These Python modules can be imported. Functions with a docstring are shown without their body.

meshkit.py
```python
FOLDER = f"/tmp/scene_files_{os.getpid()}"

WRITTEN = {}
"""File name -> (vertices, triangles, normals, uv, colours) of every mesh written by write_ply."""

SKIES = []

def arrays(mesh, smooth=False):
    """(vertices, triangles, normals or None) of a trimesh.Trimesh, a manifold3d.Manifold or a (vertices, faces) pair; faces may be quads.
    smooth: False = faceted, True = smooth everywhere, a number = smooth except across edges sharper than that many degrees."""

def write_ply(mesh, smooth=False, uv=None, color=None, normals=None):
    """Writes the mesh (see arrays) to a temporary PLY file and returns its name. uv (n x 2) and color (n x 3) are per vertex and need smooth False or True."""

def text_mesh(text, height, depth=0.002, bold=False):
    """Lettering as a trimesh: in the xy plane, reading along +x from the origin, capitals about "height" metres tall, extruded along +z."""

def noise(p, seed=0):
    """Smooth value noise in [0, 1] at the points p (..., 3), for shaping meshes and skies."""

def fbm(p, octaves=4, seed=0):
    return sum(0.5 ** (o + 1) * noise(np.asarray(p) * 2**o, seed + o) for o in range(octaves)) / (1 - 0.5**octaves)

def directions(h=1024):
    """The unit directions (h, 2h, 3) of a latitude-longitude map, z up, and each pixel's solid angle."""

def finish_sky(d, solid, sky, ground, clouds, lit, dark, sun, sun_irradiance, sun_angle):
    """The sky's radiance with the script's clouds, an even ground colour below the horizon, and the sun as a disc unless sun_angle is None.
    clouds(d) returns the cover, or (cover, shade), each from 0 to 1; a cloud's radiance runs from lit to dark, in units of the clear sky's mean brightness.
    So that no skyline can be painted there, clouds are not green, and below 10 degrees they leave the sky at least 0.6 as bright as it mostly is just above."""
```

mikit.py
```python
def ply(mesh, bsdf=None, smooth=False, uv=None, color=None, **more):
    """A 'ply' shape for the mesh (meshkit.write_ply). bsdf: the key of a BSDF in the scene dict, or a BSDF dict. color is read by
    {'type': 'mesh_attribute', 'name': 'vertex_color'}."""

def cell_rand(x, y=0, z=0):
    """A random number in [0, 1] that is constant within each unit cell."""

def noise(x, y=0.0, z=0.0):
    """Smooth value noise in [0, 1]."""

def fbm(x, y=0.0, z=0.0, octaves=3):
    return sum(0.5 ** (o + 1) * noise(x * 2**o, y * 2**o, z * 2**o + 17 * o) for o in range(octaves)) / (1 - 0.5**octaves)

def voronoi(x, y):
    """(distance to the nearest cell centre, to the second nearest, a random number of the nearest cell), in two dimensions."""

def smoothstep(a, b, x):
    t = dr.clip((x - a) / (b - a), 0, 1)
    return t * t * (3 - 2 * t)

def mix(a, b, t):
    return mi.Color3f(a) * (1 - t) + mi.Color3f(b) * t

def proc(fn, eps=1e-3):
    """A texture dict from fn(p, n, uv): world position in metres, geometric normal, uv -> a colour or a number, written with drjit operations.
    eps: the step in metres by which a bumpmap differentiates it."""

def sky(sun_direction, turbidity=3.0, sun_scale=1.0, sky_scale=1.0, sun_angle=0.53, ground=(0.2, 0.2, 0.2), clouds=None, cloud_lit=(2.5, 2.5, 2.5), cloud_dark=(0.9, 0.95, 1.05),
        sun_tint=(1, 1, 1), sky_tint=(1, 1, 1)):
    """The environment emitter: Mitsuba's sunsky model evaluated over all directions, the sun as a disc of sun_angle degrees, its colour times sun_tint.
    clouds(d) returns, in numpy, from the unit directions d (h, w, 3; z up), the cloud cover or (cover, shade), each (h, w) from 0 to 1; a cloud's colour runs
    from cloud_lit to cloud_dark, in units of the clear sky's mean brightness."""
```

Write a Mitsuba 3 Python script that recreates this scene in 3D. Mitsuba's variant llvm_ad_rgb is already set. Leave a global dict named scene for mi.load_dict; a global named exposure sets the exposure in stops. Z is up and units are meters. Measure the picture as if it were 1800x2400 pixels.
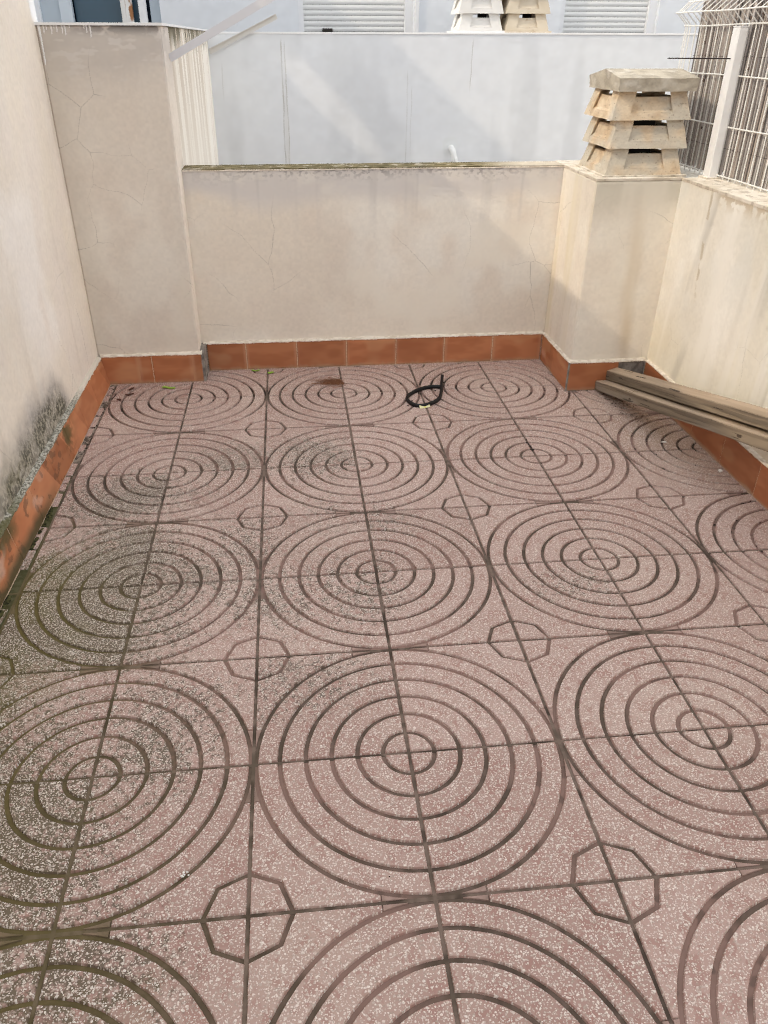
import math
import numpy as np
import trimesh
import drjit as dr
import mitsuba as mi
import mikit
import meshkit
from shapely.geometry import Polygon, Point, box as sbox
from mikit import noise, fbm, voronoi, cell_rand, smoothstep, mix, proc

# ------------------------------------------------------------------ camera, sky, exposure
scene, labels = {'type': 'scene'}, {}
T4 = mi.ScalarTransform4f
EYE = np.array([.5606, -3.7713, 1.5762])
YAW, PITCH, ROLL = .1026, -.5452, .0025
FWD = np.array([math.sin(YAW) * math.cos(PITCH), math.cos(YAW) * math.cos(PITCH), math.sin(PITCH)])
_r0 = np.array([math.cos(YAW), -math.sin(YAW), 0])
UP = -_r0 * math.sin(ROLL) + np.cross(_r0, FWD) * math.cos(ROLL)
scene['camera'] = {'type': 'perspective', 'fov': 2 * math.degrees(math.atan(900 / 1812.1)), 'fov_axis': 'x',
                   'principal_point_offset_x': 28.65 / 1800, 'principal_point_offset_y': 5.6 / 2400,
                   'near_clip': .05, 'far_clip': 400.0,
                   'to_world': T4().look_at(origin=EYE.tolist(), target=(EYE + FWD).tolist(), up=UP.tolist())}
SUN = (-1.0, -.33, .82)
scene['sky'] = mikit.sky(SUN, turbidity=3, sun_scale=.15, sun_angle=.7, sky_scale=1.0, clouds=lambda d: .94 + 0 * d[..., 2],
                         cloud_lit=(2.5, 2.5, 2.5), sun_tint=(.94, .98, 1.03))
exposure = 2.75

rng = np.random.default_rng(7)

# ------------------------------------------------------------------ helpers
def number(key):
    if key not in scene and not any(k.startswith(key + '__') for k in scene) and key not in labels:
        return key
    i = 1
    while True:
        k = f'{key}_{i:03d}'
        if k not in scene and k not in labels and not any(q.startswith(k + '__') for q in scene):
            return k
        i += 1

_count = {}
def add(key, mesh, mat, smooth=False, **kw):
    if key in scene:
        n = _count.get(key, 0)
        while True:
            n += 1
            k = f'{key}_{n:03d}'
            if k not in scene:
                break
        _count[key] = n
        key = k
    scene[key] = mikit.ply(mesh, mat, smooth=smooth, **kw)
    return key

def lab(key, label=None, cat=None, group=None, kind=None):
    d = labels.setdefault(key, {})
    if label: d['label'] = label
    if cat: d['category'] = cat
    if group: d['group'] = group
    if kind: d['kind'] = kind
    return key

def join(ms):
    return trimesh.util.concatenate(list(ms))

def bx(x0, x1, y0, y1, z0, z1):
    m = trimesh.creation.box(extents=(x1 - x0, y1 - y0, z1 - z0))
    m.apply_translation(((x0 + x1) / 2, (y0 + y1) / 2, (z0 + z1) / 2))
    return m

def hull(pts):
    return trimesh.convex.convex_hull(np.asarray(pts, float))

def cbx(x0, x1, y0, y1, z0, z1, c=.004):
    """box with chamfered edges"""
    c = min(c, (x1 - x0) * .45, (y1 - y0) * .45, (z1 - z0) * .45)
    p = []
    for sx in (0, 1):
        for sy in (0, 1):
            for sz in (0, 1):
                X, Y, Z = (x0, x1)[sx], (y0, y1)[sy], (z0, z1)[sz]
                dx, dy, dz = (c, -c)[sx], (c, -c)[sy], (c, -c)[sz]
                p += [(X + dx, Y + dy, Z), (X + dx, Y, Z + dz), (X, Y + dy, Z + dz)]
    return hull(p)

def frame_of(d):
    d = np.asarray(d, float) / np.linalg.norm(d)
    a = np.cross(d, (0, 0, 1) if abs(d[2]) < .9 else (1, 0, 0))
    a /= np.linalg.norm(a)
    return d, a, np.cross(d, a)

def sweep(path, prof, cap=True, up=None, scale=None):
    """sweep a closed 2-D profile along a polyline (parallel transport)"""
    p = np.asarray(path, float)
    t = np.gradient(p, axis=0)
    t /= np.linalg.norm(t, axis=1, keepdims=True)
    if up is None:
        a = frame_of(t[0])[1]
    n = len(prof)
    prof = np.asarray(prof, float)
    V = []
    for i in range(len(p)):
        if up is not None:
            a = np.cross(t[i], up)
        else:
            a = a - t[i] * (a @ t[i])
        a = a / np.linalg.norm(a)
        b = np.cross(a, t[i]) if up is not None else np.cross(t[i], a)
        s = 1 if scale is None else scale[i]
        V.append(p[i] + s * (prof[:, :1] * a + prof[:, 1:] * b))
    V = np.vstack(V)
    F = []
    for i in range(len(p) - 1):
        for j in range(n):
            k = (j + 1) % n
            F += [(i * n + j, i * n + k, (i + 1) * n + k), (i * n + j, (i + 1) * n + k, (i + 1) * n + j)]
    if cap:
        for base, rev in ((0, True), ((len(p) - 1) * n, False)):
            for j in range(1, n - 1):
                F.append((base, base + j + 1, base + j) if rev else (base, base + j, base + j + 1))
    m = trimesh.Trimesh(V, F, process=False)
    if m.volume < 0:
        m.invert()
    return m

def tube(path, r, n=8, **k):
    a = np.arange(n) * 2 * math.pi / n
    return sweep(path, np.stack([np.cos(a), np.sin(a)], 1) * r, **k)

def extrude_xz(poly, y0, y1):
    m = trimesh.creation.extrude_polygon(poly, y1 - y0, engine='earcut')
    v = m.vertices.copy()
    m.vertices = np.stack([v[:, 0], y1 - v[:, 2], v[:, 1]], 1)
    if m.volume < 0: m.invert()
    return m

def extrude_yz(poly, x0, x1):
    m = trimesh.creation.extrude_polygon(poly, x1 - x0, engine='earcut')
    v = m.vertices.copy()
    m.vertices = np.stack([x0 + v[:, 2], v[:, 0], v[:, 1]], 1)
    if m.volume < 0: m.invert()
    return m

def rough_mesh(m, step, amp, freq, seed=0):
    m = m.subdivide_to_size(step, max_iter=12)
    m.merge_vertices()
    n = m.vertex_normals
    d = (meshkit.fbm(m.vertices * freq, 3, seed) - .5) * 2 * amp
    m.vertices = m.vertices + n * d[:, None]
    return m

# ------------------------------------------------------------------ materials
def mat(name, fn, rough=.9, spec=.25, bump=None, bscale=1.0, eps=1e-3, two=True, **kw):
    b = {'type': 'principled', 'base_color': proc(fn) if callable(fn) else {'type': 'rgb', 'value': list(fn)},
         'roughness': proc(rough) if callable(rough) else rough, 'specular': spec, **kw}
    if bump is not None:
        b = {'type': 'bumpmap', 'arbitrary': proc(bump, eps), 'scale': bscale, 'bsdf': b}
    scene[name] = {'type': 'twosided', 'bsdf': b} if two else b
    return name

def C(*a):
    return mi.Color3f(*a)

def cracks(a, z, s, seed, w, keep=.5):
    wa = a + .22 * (fbm(a * 3 + seed, z * 3, 3.1, 4) - .5)
    wz = z + .22 * (fbm(a * 3, z * 3 + seed, 9.7, 4) - .5)
    d1, d2, _ = voronoi(wa * s + seed, wz * s * .9 + seed * .7)
    line = 1 - smoothstep(w * .35, w, d2 - d1)
    on = smoothstep(keep - .04, keep + .10, fbm(a * 3.1 + seed * 3, z * 3.1 + 4, 1.7, 2))
    return line * on

def stucco(a, z, seed, base=(.74, .672, .58), pale=(.80, .76, .69), pink=(.72, .645, .56), streak=.5):
    n1 = fbm(a * 1.7 + seed, z * 1.5, seed * 1.3, 4)
    n2 = fbm(a * 4.3 + 7 + seed, z * 3.1, 5.5, 3)
    c = mix(base, pale, smoothstep(.42, .66, n1))
    c = mix(c, pink, smoothstep(.46, .7, n2) * .8)
    c = c * (.93 + .14 * fbm(a * 2.6 + seed * 2, z * 2.2 + 3, seed, 3))
    st = fbm(a * 11 + seed * 5, z * .7 + 2, 8.8, 3)
    c = mix(c, C(.76, .72, .65), smoothstep(.55, .8, st) * streak * .6)
    c = mix(c, C(.52, .46, .385), smoothstep(.56, .85, fbm(a * 9 + 31 + seed, z * .6, 2.2, 3)) * streak * .55)
    c = c * (.94 + .12 * fbm(a * 70, z * 70, seed, 3))
    return c

def grain(p, n, uv):
    return .0026 * fbm(p.x * 80, p.y * 80, p.z * 80, 3) + .0030 * fbm(p.x * 12, p.y * 12, p.z * 12, 2)

def speck(a, z, f, th, seed):
    return smoothstep(th, th + .14, fbm(a * f + seed, z * f, seed, 3))

def m_parapet(p, n, uv):
    a, z = p.x, p.z
    c = stucco(a, z, 3.0, streak=.12)
    d = 1.035 - z
    # cool grey weathering below the coping, uneven lower border
    low = .17 + .22 * (fbm(a * 2.2 + 1, 0.5, 1, 3) - .35)
    c = mix(c, C(.62, .59, .57), (1 - smoothstep(low * .45, low, d)) * .8)
    c = mix(c, C(.73, .69, .63), smoothstep(.5, .8, fbm(a * 12, z * 15, 4.1, 4)) * (1 - smoothstep(.07, .26, d)) * .7)
    mould = (1 - smoothstep(.0, .03 + .075 * noise(a * 5, 2.0), d)) * smoothstep(.44, .66, fbm(a * 70, z * 85, 2.0, 4))
    mould = dr.maximum(mould, (1 - smoothstep(.002, .012, d)) * speck(a, z, 20, .34, 5.0))
    edge = smoothstep(.1, .5, a) * (1 - smoothstep(1.55, 1.95, a)) * .75 + .25
    c = mix(c, C(.16, .15, .145), mould * .55 * edge)
    run = smoothstep(.56, .76, fbm(a * 17, z * .5, 6.0, 3)) * (1 - smoothstep(.05, .45, d))
    c = mix(c, C(.50, .475, .45), run * .4)
    c = mix(c, C(.80, .75, .66), smoothstep(.58, .74, fbm(a * 3.6 + 9, z * 4.4 + 3, 2.0, 3)) * .6)
    return c * (1 - .22 * cracks(a, z, 3.1, 4.6, .004 + .010 * noise(a * 9, z * 9, 5.0), .55))

def m_tall(p, n, uv):
    a, z = p.x + p.y * .6, p.z
    c = stucco(a, z, 11.0, base=(.67, .605, .53), pale=(.73, .68, .605), pink=(.65, .58, .505), streak=.12)
    d = 1.635 - z
    zone = 1 - smoothstep(.05, .27 + .1 * noise(a * 6, 3.0), d)
    c = mix(c, C(.47, .435, .405), zone * (.45 + .5 * fbm(a * 10, z * 26, 3.0, 3)))
    c = mix(c, C(.64, .60, .56), zone * smoothstep(.58, .72, fbm(a * 17, z * 40, 6.0, 3)) * .6)
    c = mix(c, C(.15, .14, .135), (1 - smoothstep(.0, .055, d)) * speck(a, z, 26, .42, 1.0) * .9 * smoothstep(.0, .3, p.x + .43))
    c = mix(c, C(.47, .42, .35), (1 - smoothstep(.0, .16, p.x + .475)) * .35)
    c = mix(c, C(.68, .62, .53), smoothstep(.58, .8, fbm(a * 6 + 2, z * 4 + 5, 2.0, 2)) * (1 - smoothstep(.5, .9, z)) * .4)
    return c * (1 - .27 * cracks(a, z, 5.2, 2.0, .006 + .016 * noise(a * 7, z * 7, 5.0), .46))

def m_party(p, n, uv):
    a, z = p.y, p.z
    c = stucco(a, z, 21.0, base=(.75, .685, .595), pale=(.80, .76, .71), pink=(.735, .67, .60), streak=.75)
    # damp mould above the skirting
    top = .17 + .20 * smoothstep(-.30, -.56, a) - .03 * smoothstep(-.9, -1.4, a) + .045 * (fbm(a * 7, 1.0, 1.0, 3) - .5)
    top = top * (1 - .75 * smoothstep(-1.9, -2.6, a))
    m = (1 - smoothstep(top - .15, top + .06, z + .06 * (fbm(a * 14, z * 14, 5.0, 4) - .5))) * smoothstep(-.26, -.45, a)
    tex = fbm(a * 95 + z * 20, z * 80, 3.0, 4)
    dark = mix((.095, .09, .068), (.33, .31, .25), smoothstep(.36, .72, tex))
    halo = smoothstep(top - .14, top - .02, z) * smoothstep(-1.5, -1.1, a)
    dark = mix(dark, mix((.12, .115, .12), (.22, .21, .21), smoothstep(.3, .7, tex)), halo)
    dark = mix(dark, C(.145, .135, .055), smoothstep(-.95, -1.5, a) * smoothstep(.35, .6, fbm(a * 9, z * 12, 8.0, 2)) * .8)
    c = mix(c, dark, m * (.72 + .28 * smoothstep(.3, .55, fbm(a * 15, z * 15, 2.0, 3))))
    # white paint over the end of the wall
    c = mix(c, C(.80, .80, .80), smoothstep(.215, .25, a + .03 * fbm(z * 6, 2.0, 3.0, 2)) * smoothstep(1.60, 1.66, z + .06 * (noise(a * 30, 1.0) - .5)))
    return c * (1 - .2 * cracks(a, z, 2.2, 8.0, .010, .6))

def party_bump(p, n, uv):
    m = (1 - smoothstep(.2, .36, p.z)) * smoothstep(-.3, -.5, p.y)
    return grain(p, n, uv) + m * .008 * fbm(p.y * 70, p.z * 50, 2.0, 3)

def m_pillar(p, n, uv):
    left = smoothstep(.5, .8, dr.abs(n.x))
    a, z = p.x + p.y, p.z
    c = stucco(a, z, 31.0, base=(.72, .665, .575), pale=(.78, .735, .65), pink=(.71, .645, .56), streak=.3)
    cf = mix(c, C(.53, .50, .42), (1 - smoothstep(.03, .16 + .1 * noise(p.x * 8, 1.0), 1.035 - z)) * (1 - left) * .75)
    band = (1 - smoothstep(.0, .055, dr.abs(p.x - (2.205 + .05 * (1 - z)) + .03 * (fbm(p.x * 4, z * 4, 1.0, 2) - .5))))
    cf = mix(cf, C(.55, .45, .32), band * smoothstep(1.0, .75, z) * smoothstep(.05, .3, z) * (1 - left) * .6)
    yl = smoothstep(.45, .7, fbm(p.y * 16, z * 1.2, 3.3, 3))
    cf = mix(cf, C(.66, .575, .40), left * yl * .6)
    cf = mix(cf, C(.76, .71, .62), smoothstep(.55, .75, fbm(a * 13, z * 1.6, 6.1, 3)) * .4)
    cf = mix(cf, C(.72, .68, .58), (1 - smoothstep(.0, .035, 1.035 - z + .03 * (fbm(a * 40, z * 40, 1.0, 2) - .5))) * .6)
    return cf * (1 - .25 * cracks(a, z * 1.6, 3.4, 5.0, .012, .54))

def m_right(p, n, uv):
    a, z = p.y, p.z
    c = stucco(a, z, 41.0, base=(.72, .685, .60), pale=(.79, .77, .715), pink=(.71, .675, .60), streak=.6)
    s1 = smoothstep(.5, .7, fbm((a + .12 * z) * 7 + 3, z * .8, 4.0, 3)) * smoothstep(.05, .35, z)
    c = mix(c, C(.46, .44, .395), s1 * .75)
    s2 = smoothstep(.52, .72, fbm((a + .1 * z) * 13, z * .7 + 3, 7.7, 3))
    c = mix(c, C(.80, .775, .715), s2 * .8)
    y = smoothstep(.5, .1, z + .2 * (fbm(a * 3, z * 3, 1.0, 2) - .5))
    c = mix(c, C(.66, .575, .38), y * .4)
    # peeled vertical strip
    ln = a - (-.44 + .10 * (z - .35) + .02 * (fbm(z * 9, 1.0, 1.0, 3) - .5))
    c = mix(c, C(.50, .44, .34), (1 - smoothstep(.004, .016, dr.abs(ln))) * speck(a, z, 28, .38, 1.0) * smoothstep(.5, .7, z) * .85)
    c = mix(c, C(.52, .49, .42), (1 - smoothstep(.01, .05, dr.abs(a + .43 - .05 * fbm(z * 6, 2.0, 2.0, 2)))) * (1 - smoothstep(.27, .42, z)) * .6)
    d = 1.033 - z
    rag = (1 - smoothstep(.0, .05 + .05 * fbm(a * 8, 1.0, 5.0, 2), d)) * smoothstep(-.35, -.5, a)
    c = mix(c, C(.47, .38, .26), rag * speck(a, z, 34, .40, 3.0) * .8)
    c = mix(c, C(.74, .69, .59), (1 - smoothstep(.01, .035, d)) * (1 - smoothstep(-.35, -.5, a)) * .5)
    c = mix(c, C(.66, .66, .62), smoothstep(.55, .75, fbm(a * 4 + 1, z * 3, 9.0, 2)) * smoothstep(.5, .9, z) * .5)
    return c * (1 - .14 * cracks(a, z, 4.4, 9.0, .004 + .012 * noise(a * 9, z * 9, 5.0), .56))

def m_coping(p, n, uv):
    a = p.x
    t = fbm(a * 30, p.y * 60, 1.0, 3)
    c = mix((.11, .09, .045), (.20, .165, .09), smoothstep(.35, .65, t))
    c = mix(c, C(.50, .45, .37), speck(a, p.y * 2, 26, .64, 4.0) * .8)
    c = mix(c, C(.58, .52, .43), smoothstep(1.5, 1.8, a) * .7)
    return c

def m_top(p, n, uv):
    t = fbm(p.x * 18, p.y * 18, 2.0, 4)
    c = mix((.56, .50, .41), (.66, .61, .53), smoothstep(.35, .65, t))
    return mix(c, C(.36, .31, .24), smoothstep(.56, .72, fbm(p.x * 34, p.y * 34, 7.0, 3)) * .6)

def m_mortar(p, n, uv):
    t = fbm(p.x * 60, p.y * 60, p.z * 60, 3)
    return mix((.62, .55, .455), (.77, .71, .62), smoothstep(.35, .62, t))

def m_crust(p, n, uv):
    t = fbm(p.x * 90, p.y * 90, p.z * 90, 3)
    c = mix((.17, .16, .13), (.50, .48, .42), smoothstep(.36, .66, fbm(p.x * 150, p.y * 150, p.z * 150, 3)))
    c = mix((.64, .59, .51), c, smoothstep(-.15, -.40, p.y))
    return mix(c, C(.10, .095, .035), smoothstep(-1.0, -1.45, p.y) * smoothstep(.35, .5, fbm(p.y * 14, p.z * 30, 3.0, 3)) * .85)

def m_cement(p, n, uv):
    t = fbm(p.x * 45, p.y * 45, p.z * 30, 3)
    return mix((.13, .115, .105), (.27, .245, .22), smoothstep(.35, .7, t))

def terracotta(p, a, seed):
    t = fbm(a * 9 + seed, p.z * 26, seed, 3)
    c = mix((.36, .128, .055), (.42, .165, .075), smoothstep(.3, .7, t))
    c = mix(c, C(.47, .235, .12), smoothstep(.55, .75, fbm(a * 6 + 3, p.z * 14, 4 + seed, 2)) * .6)
    return c

def m_tile_back(p, n, uv):
    k = dr.floor((p.x - .009) / .2785)
    u = (p.x - .009) / .2785 - k
    c = terracotta(p, p.x, 1.0) * (.84 + .30 * cell_rand(k, 3, 1))
    rim = dr.minimum(u, 1 - u) * .28
    c = mix(c, C(.50, .27, .16), (1 - smoothstep(.004, .022, rim)) * .5)
    c = mix(c, C(.31, .105, .045), smoothstep(.45, .75, fbm(p.x * 5 + k * 3, p.z * 9, 3.0, 2)) * .5)
    c = mix(c, C(.40, .26, .17), (1 - smoothstep(.0, .03, p.z + .012 * noise(p.x * 60, 1.0))) * .7)
    return c

def m_tile_left(p, n, uv):
    k = dr.floor((p.y + .065 + .09 * p.z / .15) / .27)
    c = terracotta(p, p.y, 5.0) * (.76 + .55 * cell_rand(k, 2, 7))
    c = mix(c, C(.50, .235, .13), cell_rand(k, 5, 1) * .35)
    u = (p.y + .065) / .27 - dr.floor((p.y + .065) / .27)
    dirt = smoothstep(.58, .68, fbm(p.y * 26, p.z * 34, 6.0, 3)) * smoothstep(-.4, -.8, p.y)
    c = mix(c, C(.14, .07, .04), dirt * .6)
    bl = dr.exp(-dr.square((p.y + .60) / .10)) * smoothstep(.02, .10, p.z + .05 * (fbm(p.y * 12, p.z * 12, 2.0, 2) - .5))
    up = dr.maximum(bl, smoothstep(.07, .13, p.z + .07 * (fbm(p.y * 9, 1.0, 2.0, 3) - .45)) * smoothstep(-1.28, -1.42, p.y))
    c = mix(c, C(.085, .075, .028), up * smoothstep(.3, .5, fbm(p.y * 18, p.z * 18, 9.0, 3)) * .9)
    c = mix(c, C(.62, .42, .33), smoothstep(.6, .74, fbm(p.y * 7 + 4, p.z * 16, 2.0, 2)) * smoothstep(-.9, -1.2, p.y) * .6)
    low = (1 - smoothstep(.0, .05, p.z - .03 * fbm(p.y * 12, 3.0, 1.0, 2))) * smoothstep(-.8, -1.2, p.y)
    return mix(c, C(.06, .062, .03), low * .9)

def m_tile_right(p, n, uv):
    kr = dr.floor((p.y + .11) / .28)
    c = terracotta(p, p.y, 9.0) * (.86 + .28 * cell_rand(kr, 4, 3))
    c = mix(c, C(.42, .30, .22), (1 - smoothstep(.012, .03, p.z + .02 * fbm(p.y * 10, 2.0, 2.0, 2))) * .7)
    return mix(c, C(.58, .36, .28), smoothstep(.6, .75, fbm(p.y * 9, p.z * 12, 2.5, 2)) * (1 - smoothstep(.05, .1, p.z)) * .5)

TS = .4
def dirt_field(x, y):
    """0..1: how grimy the floor is; worst along the damp left-hand wall"""
    d = 0
    for cx, cy, rx, ry, s in ((-.08, -.98, .40, .26, .68), (.28, -.72, .30, .26, .58), (-.04, -1.52, .46, .40, .84), (-.20, -1.80, .45, .32, 1.0), (.30, -1.40, .30, .35, .62),
                              (-.28, -2.45, .42, .55, 1.0), (.05, -2.25, .36, .36, .62), (.62, -.72, .34, .30, .56), (.56, -1.70, .42, .36, .58), (.72, -1.22, .38, .28, .42),
                              (1.50, -1.74, .32, .18, .36), (.52, -2.10, .35, .28, .36), (-.1, -2.95, .40, .40, .7), (1.28, -1.30, .3, .2, .30)):
        q = dr.square((x - cx) / rx) + dr.square((y - cy) / ry)
        d = dr.maximum(d, s * dr.exp(-q * 1.1))
    n = fbm(x * 5.2, y * 5.2, 3.0, 4)
    f = fbm(x * 105, y * 105, 7.0, 3)
    d = d * (.72 + .5 * cell_rand(dr.floor(x / TS), dr.floor(y / TS), 9))
    return smoothstep(.24, .70, d * (.46 + .95 * n) + 1.0 * (f - .5) * smoothstep(.05, .35, d))

def moss_field(x, y):
    q = smoothstep(.25, -.35, x + .28 * (fbm(x * 4, y * 4, 6.0, 3) - .5)) * smoothstep(-.95, -1.5, y)
    q2 = dr.exp(-(dr.square((x + .08) / .36) + dr.square((y + 2.9) / .7)))
    return dr.clip(dr.maximum(q, q2 * .8), 0, 1)

def terrazzo(p, n, uv):
    x, y = p.x, p.y
    kx, ky = dr.floor(x / TS), dr.floor(y / TS)
    tone = cell_rand(kx, ky, 4)
    c = mix((.335, .217, .187), (.425, .293, .258), tone)
    c = mix(c, C(.455, .335, .29), smoothstep(.5, .75, fbm(x * 3, y * 3, 12.0, 3)) * .6)
    c = mix(c, C(.29, .150, .125), smoothstep(.52, .70, fbm(x * 50, y * 50, 3.0, 3)) * .5)
    D = dirt_field(x, y)
    G = moss_field(x, y)
    grime = mix((.108, .084, .063), (.098, .083, .043), dr.maximum(G * smoothstep(.35, .6, fbm(x * 7, y * 7, 9.0, 2)), .75 * smoothstep(.3, -.2, x) * smoothstep(-1.2, -1.5, y)))
    c = mix(c, grime, D * .88)
    c = mix(c, C(.12, .105, .04), G * smoothstep(.56, .74, fbm(x * 6 + 5, y * 6, 4.0, 3)) * .55)
    # warm dust towards the right-hand wall
    c = mix(c, C(.40, .30, .215), smoothstep(1.8, 2.3, x) * smoothstep(-1.5, -.6, y) * .45)
    # marble chips, two sizes, each its own shade
    for s, th, seed in ((140.0, .31, 0.0), (240.0, .35, 40.0)):
        wx = x * s + .5 * noise(x * s * 1.3, y * s * 1.3, seed)
        d1, d2, r = voronoi(wx + seed, y * s + seed * 1.7)
        chip = (1 - smoothstep(th * .85, th * 1.15, d1 * (.75 + .7 * cell_rand(r * 977, 2, 2)))) * smoothstep(.40, .42, r)
        col = mix((.42, .345, .295), (.74, .68, .62), smoothstep(.40, 1.0, r))
        col = mix(col, C(.33, .26, .22), smoothstep(.90, .92, cell_rand(r * 791, 5, 1)))
        c = mix(c, col * (1 - .06 * D), chip * (.75 + .17 * D))
    return c

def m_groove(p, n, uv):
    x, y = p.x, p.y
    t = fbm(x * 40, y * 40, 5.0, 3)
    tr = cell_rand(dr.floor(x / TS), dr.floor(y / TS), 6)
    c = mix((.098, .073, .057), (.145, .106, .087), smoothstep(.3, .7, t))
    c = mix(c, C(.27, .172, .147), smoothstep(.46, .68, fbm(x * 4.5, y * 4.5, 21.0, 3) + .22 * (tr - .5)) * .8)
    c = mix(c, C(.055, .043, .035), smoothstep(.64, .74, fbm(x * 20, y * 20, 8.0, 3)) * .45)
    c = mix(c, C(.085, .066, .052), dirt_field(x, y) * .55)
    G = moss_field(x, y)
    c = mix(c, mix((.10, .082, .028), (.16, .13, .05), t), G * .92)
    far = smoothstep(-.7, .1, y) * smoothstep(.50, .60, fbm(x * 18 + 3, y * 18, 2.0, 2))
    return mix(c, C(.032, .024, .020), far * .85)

def m_wedge(p, n, uv):
    t = fbm(p.x * 40, p.y * 40, 5.0, 3)
    c = mix((.29, .20, .172), (.36, .25, .22), smoothstep(.3, .7, t))
    c = mix(c, C(.14, .105, .085), smoothstep(.5, .66, fbm(p.x * 7, p.y * 7, 15.0, 3)) * .6)
    return mix(c, C(.12, .10, .04), moss_field(p.x, p.y) * .85)

def m_bed(p, n, uv):
    c = mix((.115, .088, .070), (.19, .142, .117), smoothstep(.3, .7, fbm(p.x * 40, p.y * 40, 5.0, 3)))
    c = mix(c, C(.05, .038, .03), smoothstep(.56, .70, fbm(p.x * 14, p.y * 14, 2.0, 3)) * .7)
    return mix(c, C(.12, .10, .04), moss_field(p.x, p.y) * .7)

def m_edge(p, n, uv):
    t = fbm(p.x * 70, p.y * 70, 5.0, 3)
    c = mix((.10, .08, .064), (.28, .235, .20), smoothstep(.35, .65, t))
    return mix(c, mix((.05, .05, .022), (.10, .10, .045), t), smoothstep(-.55, -1.05, p.y) * .9)

def m_moss(p, n, uv):
    t = fbm(p.x * 120, p.y * 120, p.z * 120, 3)
    return mix((.022, .022, .012), (.085, .083, .035), smoothstep(.35, .7, t))

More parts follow.
